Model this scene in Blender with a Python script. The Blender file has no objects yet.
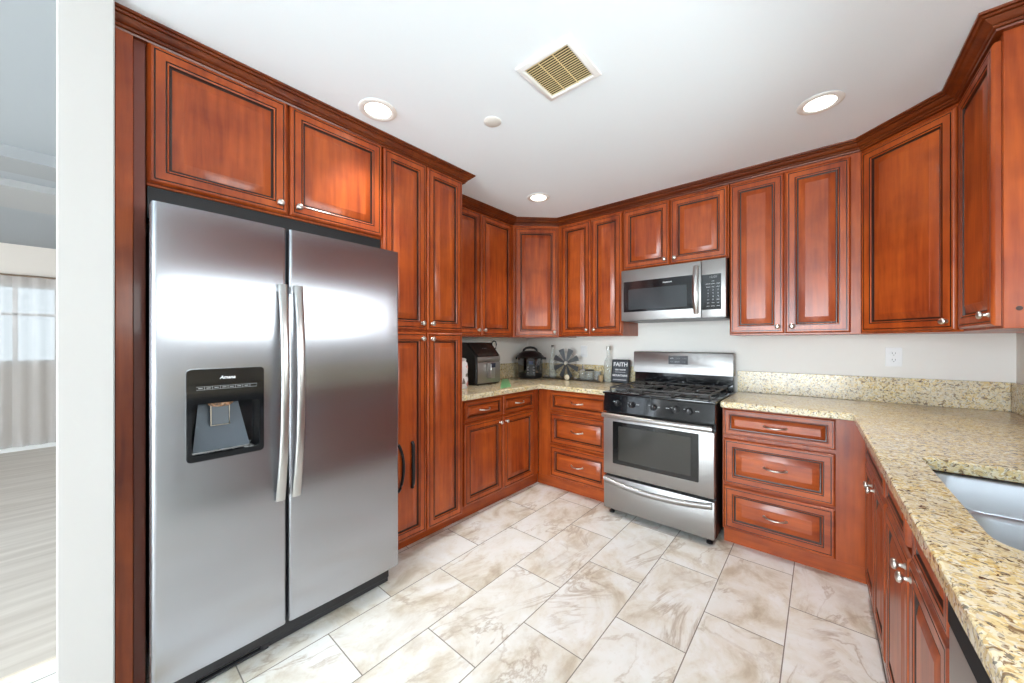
import bpy, bmesh, math, random
from mathutils import Vector, Matrix
random.seed(7)
PI = math.pi
sc = bpy.context.scene
COL = sc.collection

# ------------------------------------------------------------------ camera
CAM_F = 361.5                       # focal length in pixels of the 1024 px frame
cd = bpy.data.cameras.new('camera')
cd.sensor_width = 36.0
cd.lens = CAM_F / 1024 * 36.0
cd.shift_y = 0.001
cd.clip_start = 0.02
cam = bpy.data.objects.new('camera', cd)
COL.objects.link(cam)
cam.location = (2.53, -3.225, 1.285)
cam.rotation_euler = (PI / 2, 0, 0.708)
sc.camera = cam

# ------------------------------------------------------------------ view, world, daylight
sc.view_settings.view_transform = 'Standard'
sc.view_settings.look = 'None'
sc.view_settings.gamma = 1
sc.view_settings.use_curve_mapping = False
sc.view_settings.exposure = 0.30
try:
    sc.cycles.use_denoising = True
    sc.cycles.max_bounces = 12
    sc.cycles.diffuse_bounces = 8
    sc.cycles.glossy_bounces = 6
    sc.cycles.transparent_max_bounces = 12
    sc.cycles.sample_clamp_indirect = 6
except Exception:
    pass

w = bpy.data.worlds.new('sky')
sc.world = w
w.use_nodes = True
bg = w.node_tree.nodes['Background']
bg.inputs[0].default_value = (0.80, 0.90, 1.0, 1)
bg.inputs[1].default_value = 1.3


def area(name, loc, rot, sx, sy, power, color):
    l = bpy.data.lights.new(name, 'AREA')
    l.shape = 'RECTANGLE'
    l.size, l.size_y = sx, sy
    l.energy = power
    l.color = color
    o = bpy.data.objects.new(name, l)
    o.location, o.rotation_euler = loc, rot
    COL.objects.link(o)
    return o


# daylight at the openings; the unseen patio and lounge ones are added fill
area('rear_fill', (1.85, -9.45, 1.20), (PI / 2, 0, 0), 2.5, 2.2, 355, (0.83, 0.93, 1.0))
area('daylight_sink_window', (3.40, -2.175, 1.595), (0, PI / 2, 0), 0.48, 1.80, 30, (0.95, 0.98, 1.0))
area('lounge_fill', (-2.5, -9.45, 1.50), (PI / 2, 0, 0), 2.6, 1.2, 26, (1.0, 0.95, 0.90))
area('daylight_far_window', (-4.66, -4.15, 1.62), (0, -PI / 2, 0), 0.64, 1.3, 3, (0.93, 0.97, 1.0))


# ------------------------------------------------------------------ materials
def mat(name, color=(.8, .8, .8), rough=.5, metal=0., coat=0., coat_rough=.1, spec=.5, emit=None, trans=0., ior=1.45):
    m = bpy.data.materials.new(name)
    m.use_nodes = True
    b = m.node_tree.nodes['Principled BSDF']
    b.inputs['Base Color'].default_value = (*color, 1)
    b.inputs['Roughness'].default_value = rough
    b.inputs['Metallic'].default_value = metal
    b.inputs['Coat Weight'].default_value = coat
    b.inputs['Coat Roughness'].default_value = coat_rough
    b.inputs['Specular IOR Level'].default_value = spec
    b.inputs['Transmission Weight'].default_value = trans
    b.inputs['IOR'].default_value = ior
    if emit:
        b.inputs['Emission Color'].default_value = (*emit[0], 1)
        b.inputs['Emission Strength'].default_value = emit[1]
    return m


class N:
    """small node-graph helper"""
    def __init__(s, m):
        s.t = m.node_tree
        s.b = s.t.nodes['Principled BSDF']

    def n(s, typ, **kw):
        x = s.t.nodes.new(typ)
        for k, v in kw.items():
            setattr(x, k, v)
        return x

    def l(s, a, b):
        s.t.links.new(a, b)

    def val(s, sock, v):
        if isinstance(v, (int, float)):
            sock.default_value = v
        elif isinstance(v, tuple):
            sock.default_value = v
        else:
            s.l(v, sock)

    def math(s, op, a, b=0.0, c=0.0):
        x = s.n('ShaderNodeMath', operation=op)
        s.val(x.inputs[0], a); s.val(x.inputs[1], b); s.val(x.inputs[2], c)
        return x.outputs[0]

    def coord(s, which='Object'):
        return s.n('ShaderNodeTexCoord').outputs[which]

    def map(s, vec, scale=(1, 1, 1), loc=(0, 0, 0), rot=(0, 0, 0)):
        x = s.n('ShaderNodeMapping')
        s.l(vec, x.inputs[0])
        s.val(x.inputs['Scale'], scale); s.val(x.inputs['Location'], loc); s.val(x.inputs['Rotation'], rot)
        return x.outputs[0]

    def noise(s, vec, scale=5., detail=4., rough=.5, dist=0.):
        x = s.n('ShaderNodeTexNoise')
        s.l(vec, x.inputs['Vector'])
        x.inputs['Scale'].default_value = scale
        x.inputs['Detail'].default_value = detail
        x.inputs['Roughness'].default_value = rough
        x.inputs['Distortion'].default_value = dist
        return x.outputs['Fac']

    def voro(s, vec, scale=5., feature='F1', out='Distance', rnd=1.):
        x = s.n('ShaderNodeTexVoronoi', feature=feature)
        s.l(vec, x.inputs['Vector'])
        x.inputs['Scale'].default_value = scale
        x.inputs['Randomness'].default_value = rnd
        return x.outputs[out]

    def ramp(s, fac, stops, interp='LINEAR'):
        x = s.n('ShaderNodeValToRGB')
        x.color_ramp.interpolation = interp
        e = x.color_ramp.elements
        while len(e) < len(stops):
            e.new(.5)
        for el, (p, c) in zip(e, stops):
            el.position = p
            el.color = (*c, 1) if len(c) == 3 else c
        s.l(fac, x.inputs[0])
        return x.outputs[0]

    def mix(s, fac, a, b, mode='MIX'):
        x = s.n('ShaderNodeMix', data_type='RGBA', blend_type=mode)
        s.val(x.inputs[0], fac)
        for i, v in ((6, a), (7, b)):
            if isinstance(v, tuple):
                x.inputs[i].default_value = (*v, 1) if len(v) == 3 else v
            else:
                s.l(v, x.inputs[i])
        return x.outputs[2]

    def color(s, sock):
        s.l(sock, s.b.inputs['Base Color'])

    def rough(s, sock):
        s.l(sock, s.b.inputs['Roughness'])

    def bump(s, h, strength=.2, dist=.002):
        x = s.n('ShaderNodeBump')
        x.inputs['Strength'].default_value = strength
        x.inputs['Distance'].default_value = dist
        s.l(h, x.inputs['Height'])
        s.l(x.outputs[0], s.b.inputs['Normal'])


def wood_mat(name, horizontal=False, tint=1.0):
    m = mat(name, rough=.42, coat=.40, coat_rough=.17, spec=.38)
    g = N(m)
    co = g.coord()
    rnd = g.n('ShaderNodeObjectInfo').outputs['Random']
    off = g.n('ShaderNodeCombineXYZ')
    g.l(g.math('MULTIPLY', rnd, 17.0), off.inputs[0]); g.l(g.math('MULTIPLY', rnd, 31.0), off.inputs[2])
    add = g.n('ShaderNodeVectorMath', operation='ADD')
    g.l(co, add.inputs[0]); g.l(off.outputs[0], add.inputs[1])
    s1 = (1.2, 14, 14) if horizontal else (14, 14, 1.2)
    s2 = (5, 60, 60) if horizontal else (60, 60, 5)
    grain = g.noise(g.map(add.outputs[0], s1), 1.0, 5, .55, .6)
    fine = g.noise(g.map(add.outputs[0], s2), 1.0, 3, .5)
    blot = g.noise(add.outputs[0], 3.2, 4, .55)
    t = tint
    c1 = g.ramp(grain, [(.28, (.175 * t, .020 * t, .0035 * t)), (.50, (.37 * t, .058 * t, .0075 * t)), (.74, (.60 * t, .120 * t, .015 * t))])
    c2 = g.mix(g.ramp(blot, [(.40, (0, 0, 0)), (.68, (.6, .6, .6))]), c1, (.62 * t, .128 * t, .016 * t))
    c2 = g.mix(g.ramp(g.noise(g.map(add.outputs[0], (1, 1, 1), (5, 2, 8)), 5.5, 3, .5), [(.50, (0, 0, 0)), (.72, (.55, .55, .55))]), c2, (.20 * t, .022 * t, .004 * t))
    c3 = g.mix(.22, c2, g.ramp(fine, [(.35, (.17 * t, .020 * t, .004 * t)), (.6, (.50 * t, .090 * t, .011 * t))]))
    g.color(c3)
    return m


WOOD = wood_mat('cherry_wood', False, .84)
WOODH = wood_mat('cherry_wood_horizontal', True, .84)
GLAZE = mat('dark_glaze', (.030, .008, .004), .35, coat=.3)
GAP = mat('cabinet_shadow_brown', (.05, .014, .008), .6)
NICKEL = mat('satin_nickel', (.62, .59, .55), .28, 1.0)
BLACK = mat('black_plastic', (.012, .012, .014), .35)
BLACKG = mat('black_gloss', (.008, .009, .011), .10, coat=.5, coat_rough=.05)
BLACKM = mat('cast_iron', (.045, .042, .040), .42)
WHITEP = mat('white_plastic', (.80, .81, .82), .35)
DARKSLOT = mat('dark_slot', (.03, .03, .03), .6)
TXT = mat('print_white', (.75, .76, .78), .5)
TXTGREY = mat('print_grey', (.28, .29, .30), .5)
TXTDARK = mat('print_dark', (.08, .08, .09), .5)


def steel_mat(name, col=(.41, .42, .455), rough=.25, aniso=.94, scratch=True):
    m = mat(name, col, rough, 1.0)
    g = N(m)
    co = g.coord()
    cloud = g.noise(co, 3.0, 1, .4)
    r = g.math('ADD', g.math('MULTIPLY', cloud, .05), rough - .025)
    g.rough(r)
    g.b.inputs['Anisotropic'].default_value = aniso
    tg = g.n('ShaderNodeTangent', direction_type='RADIAL', axis='Z')
    g.l(tg.outputs[0], g.b.inputs['Tangent'])
    return m


STEEL = steel_mat('brushed_stainless')
STEEL2 = steel_mat('brushed_stainless_appliance', (.38, .372, .365), .42, .4, False)
SINKM = steel_mat('sink_steel', (.52, .56, .62), .36, .2, True)
HANDLE = mat('handle_steel', (.52, .515, .51), .28, 1.0)


def wall_paint(name, col, bump=.05):
    m = mat(name, col, .75, spec=.25)
    g = N(m)
    n = g.noise(g.coord(), 120., 3, .6)
    g.bump(n, bump, .002)
    return m


WALLP = wall_paint('wall_paint', (.83, .815, .78))
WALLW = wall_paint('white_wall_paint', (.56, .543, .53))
CEILP = wall_paint('ceiling_paint', (.86, .93, .985))
LOUNGE = wall_paint('lounge_paint', (.78, .71, .65))
TRIMW = mat('white_trim_paint', (.84, .84, .83), .4)


def granite_mat():
    m = mat('granite', rough=.15, coat=.0, spec=.42)
    g = N(m)
    co = g.coord()
    warp = g.n('ShaderNodeVectorMath', operation='ADD')
    wn = g.n('ShaderNodeTexNoise'); g.l(co, wn.inputs['Vector']); wn.inputs['Scale'].default_value = 30.; wn.inputs['Detail'].default_value = 3
    sc_ = g.n('ShaderNodeVectorMath', operation='SCALE'); g.l(wn.outputs['Color'], sc_.inputs[0]); sc_.inputs['Scale'].default_value = .05
    g.l(co, warp.inputs[0]); g.l(sc_.outputs[0], warp.inputs[1])
    v = warp.outputs[0]
    big = g.noise(co, 7., 3, .5)
    cells = g.voro(v, 150., out='Color')
    sep = g.n('ShaderNodeSeparateColor'); g.l(cells, sep.inputs[0])
    base = g.ramp(sep.outputs[0], [(0., (.56, .37, .12)), (.25, (.67, .52, .23)), (.55, (.74, .63, .38)), (.85, (.77, .72, .58)), (1., (.48, .42, .32))])
    base = g.mix(g.ramp(big, [(.4, (0, 0, 0)), (.62, (.45, .45, .45))]), base, (.58, .53, .43))
    n1 = g.noise(v, 72., 4, .58)
    brown = g.ramp(n1, [(.558, (0, 0, 0)), (.625, (.95, .95, .95))])
    base = g.mix(brown, base, (.19, .12, .065))
    n2 = g.noise(g.map(v, (1, 1, 1), (3.1, 7.7, 1.3)), 105., 4, .6)
    grey = g.ramp(n2, [(.575, (0, 0, 0)), (.64, (.9, .9, .9))])
    base = g.mix(grey, base, (.17, .165, .145))
    n3 = g.noise(g.map(v, (1, 1, 1), (9.1, 2.7, 5.3)), 66., 2, .5)
    red = g.ramp(n3, [(.665, (0, 0, 0)), (.71, (1, 1, 1))])
    base = g.mix(red, base, (.075, .040, .028))
    g.color(base)
    return m


GRANITE = granite_mat()


def tile_mat():
    m = mat('floor_tile', rough=.32, spec=.45)
    g = N(m)
    co = g.coord()
    sx = g.n('ShaderNodeSeparateXYZ'); g.l(co, sx.inputs[0])
    W, L = .3065, .6125
    u = g.math('DIVIDE', g.math('SUBTRACT', sx.outputs[0], .5715), W)
    row = g.math('FLOOR', u)
    par = g.math('FLOORED_MODULO', row, 2.0)
    vv = g.math('ADD', g.math('DIVIDE', g.math('SUBTRACT', sx.outputs[1], -1.622), L), g.math('MULTIPLY', par, .5))
    colm = g.math('FLOOR', vv)
    fu = g.math('FRACT', u); fv = g.math('FRACT', vv)
    eu = g.math('MULTIPLY', g.math('MINIMUM', fu, g.math('SUBTRACT', 1.0, fu)), W)
    ev = g.math('MULTIPLY', g.math('MINIMUM', fv, g.math('SUBTRACT', 1.0, fv)), L)
    edge = g.math('MINIMUM', eu, ev)
    grout = g.math('LESS_THAN', edge, .0022)
    idv = g.n('ShaderNodeCombineXYZ'); g.l(row, idv.inputs[0]); g.l(colm, idv.inputs[1])
    wn = g.n('ShaderNodeTexWhiteNoise', noise_dimensions='2D'); g.l(idv.outputs[0], wn.inputs['Vector'])
    offs = g.n('ShaderNodeVectorMath', operation='SCALE'); g.l(wn.outputs['Color'], offs.inputs[0]); offs.inputs['Scale'].default_value = 23.
    add = g.n('ShaderNodeVectorMath', operation='ADD'); g.l(co, add.inputs[0]); g.l(offs.outputs[0], add.inputs[1])
    v = g.map(add.outputs[0], (1, .75, 1), rot=(0, 0, .5))
    cloud = g.noise(v, 4.6, 8, .64, .55)
    cloud2 = g.noise(g.map(v, (1, 1, 1), (4, 9, 2)), 2.4, 7, .62, .6)
    grit = g.noise(v, 34., 5, .7)
    c = g.ramp(cloud, [(.29, (.45, .365, .27)), (.39, (.61, .545, .44)), (.49, (.77, .74, .67)), (.62, (.845, .85, .835))])
    c = g.mix(g.ramp(cloud2, [(.47, (0, 0, 0)), (.66, (.80, .80, .80))]), c, (.84, .85, .84))
    # thin veins: where a distorted noise crosses its middle value
    vn = g.noise(g.map(v, (1.5, .8, 1), (2, 5, 1)), 2.6, 7, .60, .9)
    d = g.math('ABSOLUTE', g.math('SUBTRACT', vn, .5))
    vein = g.ramp(d, [(.0, (.75, .75, .75)), (.010, (.35, .35, .35)), (.026, (0, 0, 0))])
    gate = g.ramp(g.noise(v, 3.1, 3, .5), [(.45, (0, 0, 0)), (.6, (1, 1, 1))])
    vm = g.mix(1.0, vein, gate, 'MULTIPLY')
    c = g.mix(vm, c, (.42, .335, .25))
    c = g.mix(g.ramp(grit, [(.54, (0, 0, 0)), (.72, (.32, .32, .32))]), c, (.56, .47, .37))
    c = g.mix(grout, c, (.24, .215, .185))
    g.color(c)
    g.rough(g.math('ADD', .30, g.math('MULTIPLY', grout, .5)))
    g.bump(g.math('SUBTRACT', 1.0, grout), .35, .002)
    return m


TILE = tile_mat()


def plank_mat():
    m = mat('pale_wood_floor', rough=.4)
    g = N(m)
    co = g.coord()
    n = g.noise(g.map(co, (14, 1.2, 1)), 1.0, 5, .55, .4)
    c = g.ramp(n, [(.3, (.50, .44, .385)), (.7, (.68, .625, .565))])
    g.color(c)
    return m


PLANK = plank_mat()


def pane_mat():
    m = bpy.data.materials.new('window_glass')
    m.use_nodes = True
    t = m.node_tree
    t.nodes.clear()
    out = t.nodes.new('ShaderNodeOutputMaterial')
    tr = t.nodes.new('ShaderNodeBsdfTransparent'); tr.inputs[0].default_value = (.96, .98, .97, 1)
    gl = t.nodes.new('ShaderNodeBsdfGlossy'); gl.inputs['Roughness'].default_value = .02
    fr = t.nodes.new('ShaderNodeFresnel'); fr.inputs[0].default_value = 1.45
    mx = t.nodes.new('ShaderNodeMixShader')
    t.links.new(fr.outputs[0], mx.inputs[0]); t.links.new(tr.outputs[0], mx.inputs[1]); t.links.new(gl.outputs[0], mx.inputs[2])
    t.links.new(mx.outputs[0], out.inputs[0])
    return m


PANE = pane_mat()


def clear_mat(name, tint, fac=.75, rough=.03):
    """thin-walled coloured glass: part see-through, part gloss"""
    m = bpy.data.materials.new(name)
    m.use_nodes = True
    t = m.node_tree
    b = t.nodes['Principled BSDF']
    b.inputs['Base Color'].default_value = (*tint, 1)
    b.inputs['Roughness'].default_value = rough
    b.inputs['Alpha'].default_value = 1 - fac
    return m


BOTTLE = clear_mat('clear_bottle_glass', (.58, .62, .58), .66)
JARGLASS = clear_mat('cut_glass', (.40, .43, .43), .66)
OVENG = mat('oven_glass', (.012, .012, .012), .06, coat=.4, coat_rough=.03)
MWG = mat('microwave_window', (.045, .050, .055), .12, coat=.3)


# ------------------------------------------------------------------ mesh helpers
def nb():
    return bmesh.new()


def box(bm, x0, x1, y0, y1, z0, z1, bev=0., mi=0, seg=1):
    t = bmesh.new()
    bmesh.ops.create_cube(t, size=1)
    for v in t.verts:
        v.co = Vector(((x0 + x1) / 2 + v.co.x * (x1 - x0), (y0 + y1) / 2 + v.co.y * (y1 - y0), (z0 + z1) / 2 + v.co.z * (z1 - z0)))
    if bev > 0:
        bmesh.ops.bevel(t, geom=t.edges[:], offset=bev, segments=seg, profile=.5, affect='EDGES', clamp_overlap=True)
    merge(bm, t, mi)


def merge(bm, t, mi=None, mtx=None):
    if mtx is not None:
        bmesh.ops.transform(t, matrix=mtx, verts=t.verts[:])
    vm = {v: bm.verts.new(v.co) for v in t.verts}
    for f in t.faces:
        try:
            nf = bm.faces.new([vm[v] for v in f.verts])
            nf.material_index = f.material_index if mi is None else mi
            nf.smooth = f.smooth
        except ValueError:
            pass
    t.free()


def lathe(bm, prof, mtx=None, seg=24, mi=0):
    """profile of (radius, height) turned round the local Z axis"""
    t = bmesh.new()
    rings = []
    for r, z in prof:
        if r < 1e-6:
            rings.append([t.verts.new((0, 0, z))])
        else:
            rings.append([t.verts.new((r * math.cos(2 * PI * k / seg), r * math.sin(2 * PI * k / seg), z)) for k in range(seg)])
    for a, b in zip(rings, rings[1:]):
        for k in range(seg):
            k2 = (k + 1) % seg
            if len(a) == 1 and len(b) == 1:
                continue
            if len(a) == 1:
                t.faces.new((a[0], b[k2], b[k]))
            elif len(b) == 1:
                t.faces.new((a[k], a[k2], b[0]))
            else:
                t.faces.new((a[k], a[k2], b[k2], b[k]))
    if len(rings[0]) > 1:
        t.faces.new(list(reversed(rings[0])))
    if len(rings[-1]) > 1:
        t.faces.new(rings[-1])
    bmesh.ops.recalc_face_normals(t, faces=t.faces[:])
    merge(bm, t, mi, mtx)


def T(x, y, z):
    return Matrix.Translation((x, y, z))


def R(a, ax):
    return Matrix.Rotation(a, 4, ax)


def tube(bm, pts, r, seg=8, mi=0, flat=1.0, closed=False, up=(0, 0, 1)):
    """round (or flattened) bar along a list of points; r a number or one per point"""
    pts = [Vector(p) for p in pts]
    n = len(pts)
    rr = r if isinstance(r, (list, tuple)) else [r] * n
    t = bmesh.new()
    rings = []
    for i, p in enumerate(pts):
        if closed:
            d = pts[(i + 1) % n] - pts[i - 1]
        else:
            d = pts[min(i + 1, n - 1)] - pts[max(i - 1, 0)]
        d.normalize()
        u = Vector(up)
        if abs(d.dot(u)) > .95:
            u = Vector((1, 0, 0))
        a = d.cross(u).normalized()
        b = a.cross(d).normalized()
        rings.append([t.verts.new(p + a * (rr[i] * math.cos(2 * PI * k / seg)) + b * (rr[i] * flat * math.sin(2 * PI * k / seg))) for k in range(seg)])
    m = n if closed else n - 1
    for i in range(m):
        A, B = rings[i], rings[(i + 1) % n]
        for k in range(seg):
            t.faces.new((A[k], A[(k + 1) % seg], B[(k + 1) % seg], B[k]))
    if not closed:
        t.faces.new(list(reversed(rings[0]))); t.faces.new(rings[-1])
    bmesh.ops.recalc_face_normals(t, faces=t.faces[:])
    merge(bm, t, mi)


def prism(bm, poly, lo, hi, axis='z', mi=0, bev=0.):
    """polygon extruded along an axis; poly holds the two other coordinates in order"""
    def P(a, b, h):
        return {'z': (a, b, h), 'x': (h, a, b), 'y': (a, h, b)}[axis]
    t = bmesh.new()
    A = [t.verts.new(P(a, b, lo)) for a, b in poly]
    B = [t.verts.new(P(a, b, hi)) for a, b in poly]
    n = len(poly)
    t.faces.new(A); t.faces.new(B)
    for i in range(n):
        t.faces.new((A[i], A[(i + 1) % n], B[(i + 1) % n], B[i]))
    bmesh.ops.recalc_face_normals(t, faces=t.faces[:])
    if bev:
        bmesh.ops.bevel(t, geom=t.edges[:], offset=bev, segments=1, affect='EDGES', clamp_overlap=True)
    merge(bm, t, mi)


def sweep(bm, path, prof, z, glaze=()):
    """moulding profile (out, up) run along a plan polyline with mitred corners; out is to the right of travel"""
    n = len(path)
    P = [Vector(p) for p in path]
    rings = []
    for i in range(n):
        ds = []
        if i > 0:
            ds.append((P[i] - P[i - 1]).normalized())
        if i < n - 1:
            ds.append((P[i + 1] - P[i]).normalized())
        ns = [Vector((d.y, -d.x)) for d in ds]
        if len(ns) == 1:
            m = ns[0]
        else:
            m = (ns[0] + ns[1]).normalized()
            m = m / max(.2, m.dot(ns[0]))
        rings.append([bm.verts.new((P[i].x + m.x * o, P[i].y + m.y * o, z + u)) for o, u in prof])
    k = len(prof)
    for a, b in zip(rings, rings[1:]):
        for j in range(k):
            f = bm.faces.new((a[j], a[(j + 1) % k], b[(j + 1) % k], b[j]))
            f.material_index = 1 if j in glaze else 0
    bm.faces.new(rings[0]); bm.faces.new(rings[-1])
    bmesh.ops.recalc_face_normals(bm, faces=bm.faces[:])


def rrect(x0, x1, y0, y1, r, seg=5):
    out = []
    for cx, cy, a0 in ((x1 - r, y1 - r, 0), (x0 + r, y1 - r, 90), (x0 + r, y0 + r, 180), (x1 - r, y0 + r, 270)):
        for k in range(seg + 1):
            a = math.radians(a0 + 90 * k / seg)
            out.append((cx + r * math.cos(a), cy + r * math.sin(a)))
    return out


def slab(bm, outer, hole, z0, z1):
    """flat slab with an optional hole"""
    t = bmesh.new()
    es = []
    for loop in ([outer] + ([hole] if hole else [])):
        vs = [t.verts.new((x, y, z1)) for x, y in loop]
        for i in range(len(vs)):
            es.append(t.edges.new((vs[i], vs[(i + 1) % len(vs)])))
    bmesh.ops.triangle_fill(t, use_beauty=True, use_dissolve=False, edges=es)
    r = bmesh.ops.extrude_face_region(t, geom=t.faces[:])
    for v in [g for g in r['geom'] if isinstance(g, bmesh.types.BMVert)]:
        v.co.z = z0
    bmesh.ops.recalc_face_normals(t, faces=t.faces[:])
    merge(bm, t)


def obj(name, bm, mats, parent=None, smooth=35, bevel=0.):
    """links one mesh object; geometry is in the parent's local frame"""
    me = bpy.data.meshes.new(name)
    bm.normal_update()
    bm.to_mesh(me)
    bm.free()
    for m in (mats if isinstance(mats, (list, tuple)) else [mats]):
        me.materials.append(m)
    if smooth:
        for p in me.polygons:
            p.use_smooth = True
        me.set_sharp_from_angle(angle=math.radians(smooth))
    o = bpy.data.objects.new(name, me)
    COL.objects.link(o)
    if parent is not None:
        o.parent = parent
    if bevel:
        b = o.modifiers.new('bevel', 'BEVEL')
        b.width = bevel; b.segments = 2; b.limit_method = 'ANGLE'; b.angle_limit = math.radians(50)
    return o


def tag(o, label, cat, group=None):
    o['label'] = label
    o['category'] = cat
    if group:
        o['group'] = group
    return o


def thing(name, label, cat, loc=(0, 0, 0), rot=0., group=None):
    o = bpy.data.objects.new(name, None)
    o.empty_display_size = .1
    COL.objects.link(o)
    o.location = loc
    o.rotation_euler = (0, 0, rot)
    return tag(o, label, cat, group)


def struct(name, bm, m, parent=None, smooth=35):
    o = obj(name, bm, m, parent, smooth)
    if parent is None:
        o['kind'] = 'structure'
    return o


def text(name, body, size, loc, m, parent, rot=(PI / 2, 0, 0), align='CENTER', thick=.0004, shear=0., space=1.0, bold=0.):
    cu = bpy.data.curves.new(name, 'FONT')
    cu.body = body; cu.size = size; cu.align_x = align; cu.align_y = 'CENTER'
    cu.extrude = thick; cu.shear = shear; cu.space_character = space; cu.resolution_u = 3
    cu.offset = bold
    o = bpy.data.objects.new(name, cu)
    COL.objects.link(o)
    bpy.context.view_layer.update()
    dg = bpy.context.evaluated_depsgraph_get()
    me = bpy.data.meshes.new_from_object(o.evaluated_get(dg))
    bpy.data.objects.remove(o)
    me.materials.clear()
    me.materials.append(m)
    o = bpy.data.objects.new(name, me)
    COL.objects.link(o)
    o.parent = parent
    o.location = loc
    o.rotation_euler = rot
    return o


def boolean_cut(o, cutter_bm):
    me = bpy.data.meshes.new('cutter'); cutter_bm.to_mesh(me); cutter_bm.free()
    c = bpy.data.objects.new('cutter', me); COL.objects.link(c)
    c.matrix_world = o.parent.matrix_world if o.parent else Matrix()
    md = o.modifiers.new('cut', 'BOOLEAN'); md.operation = 'DIFFERENCE'; md.object = c; md.solver = 'EXACT'
    if o.parent:
        c.parent = o.parent; c.matrix_world = Matrix() if False else c.matrix_world
        c.matrix_parent_inverse = Matrix(); c.matrix_basis = Matrix()
    bpy.context.view_layer.update()
    dg = bpy.context.evaluated_depsgraph_get()
    new = bpy.data.meshes.new_from_object(o.evaluated_get(dg))
    o.modifiers.clear()
    o.data = new
    bpy.data.objects.remove(c)


# ------------------------------------------------------------------ the room
CEIL = 2.445
XR = 3.322

b = nb(); box(b, -0.02, 3.42, -3.23, .1, -.05, 0); box(b, .165, 3.42, -9.6, -3.23, -.05, 0)
struct('floor', b, TILE)
b = nb(); box(b, -4.8, .150, -9.6, -3.23, -.05, 0)
struct('floor_lounge', b, PLANK)
b = nb(); box(b, .150, .165, -9.6, -3.24, -.04, .006, .002)
struct('trim_threshold', b, mat('threshold_strip', (.70, .62, .52), .4))
b = nb(); box(b, -.02, 3.42, -3.23, .1, CEIL, CEIL + .08); box(b, .75, 3.42, -9.6, -3.23, CEIL, CEIL + .08)
struct('ceiling', b, CEILP)
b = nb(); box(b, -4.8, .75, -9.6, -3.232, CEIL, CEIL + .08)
struct('ceiling_lounge', b, wall_paint('lounge_ceiling_dimmed', (.40, .425, .45)))  # darker colour stands in for dimmer light on this part of the ceiling
b = nb(); box(b, -.10, 0, -3.17, .10, 0, CEIL)
struct('wall_left', b, WALLP)
b = nb(); box(b, 0, 3.42, 0, .10, 0, CEIL)
struct('wall_back', b, WALLP)
# right wall with the window over the sink
WY0, WY1, WZ0, WZ1 = -3.10, -1.25, 1.33, 1.86
b = nb()
box(b, XR, 3.42, WY1, 0, 0, CEIL); box(b, XR, 3.42, -9.5, WY0, 0, CEIL)
box(b, XR, 3.42, WY0, WY1, 0, WZ0); box(b, XR, 3.42, WY0, WY1, WZ1, CEIL)
struct('wall_right', b, WALLP)
# unseen rear wall with lounge window, and patio glazing added to light the kitchen
b = nb()
box(b, 3.15, 3.42, -9.60, -9.50, 0, CEIL); box(b, -1.15, .55, -9.60, -9.50, 0, CEIL); box(b, -4.8, -3.85, -9.60, -9.50, 0, CEIL)
box(b, .55, 3.15, -9.60, -9.50, 2.32, CEIL)
box(b, -3.85, -1.15, -9.60, -9.50, 0, .88); box(b, -3.85, -1.15, -9.60, -9.50, 2.12, CEIL)
struct('wall_rear', b, WALLW)
# partition whose end stands beside the fridge
b = nb(); box(b, -4.70, .75, -3.292, -3.171, 0, CEIL, .004)
struct('wall_partition', b, WALLW)
# far lounge wall with a window
FY0, FY1, FZ0, FZ1 = -4.85, -3.46, 1.02, 1.99
b = nb()
box(b, -4.80, -4.70, FY1, -3.17, 0, CEIL); box(b, -4.80, -4.70, -9.5, FY0, 0, CEIL)
box(b, -4.80, -4.70, FY0, FY1, 0, FZ0); box(b, -4.80, -4.70, FY0, FY1, FZ1, CEIL)
struct('wall_far', b, LOUNGE)


def window(name, axis, fix, a0, a1, z0, z1, bars_a, bars_z, th=.05, fr=.045):
    """frame with bars and one pane, in a wall of constant x or y"""
    def bx(bm, u0, u1, p0, p1, v0, v1):
        if axis == 'x':
            box(bm, p0, p1, u0, u1, v0, v1, .003)
        else:
            box(bm, u0, u1, p0, p1, v0, v1, .003)
    bm = nb()
    p0, p1 = fix - th / 2, fix + th / 2
    bx(bm, a0, a0 + fr, p0, p1, z0, z1); bx(bm, a1 - fr, a1, p0, p1, z0, z1)
    bx(bm, a0 + fr, a1 - fr, p0, p1, z0, z0 + fr); bx(bm, a0 + fr, a1 - fr, p0, p1, z1 - fr, z1)
    for u in bars_a:
        bx(bm, u - .018, u + .018, p0 + .008, p1 - .008, z0 + fr, z1 - fr)
    for v in bars_z:
        bx(bm, a0 + fr, a1 - fr, p0 + .008, p1 - .008, v - .015, v + .015)
    o = struct(name, bm, TRIMW)
    bm = nb()
    if axis == 'x':
        box(bm, fix - .003, fix + .003, a0 + fr, a1 - fr, z0 + fr, z1 - fr)
    else:
        box(bm, a0 + fr, a1 - fr, fix - .003, fix + .003, z0 + fr, z1 - fr)
    obj('pane', bm, PANE, o)
    return o


window('window_1', 'x', 3.375, WY0, WY1, WZ0, WZ1, [-2.175], [])
window('window_2', 'x', -4.745, FY0, FY1, FZ0, FZ1, [-3.80, -4.20, -4.55], [1.62], th=.06, fr=.05)
window('window_3', 'y', -9.55, -3.85, -1.15, .88, 2.12, [-2.95, -2.05], [])
window('added_glazing', 'y', -9.55, .55, 3.15, 0.0, 2.32, [1.85], [], fr=.06)  # added glazing behind the camera, sized and placed to spread its light

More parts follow.
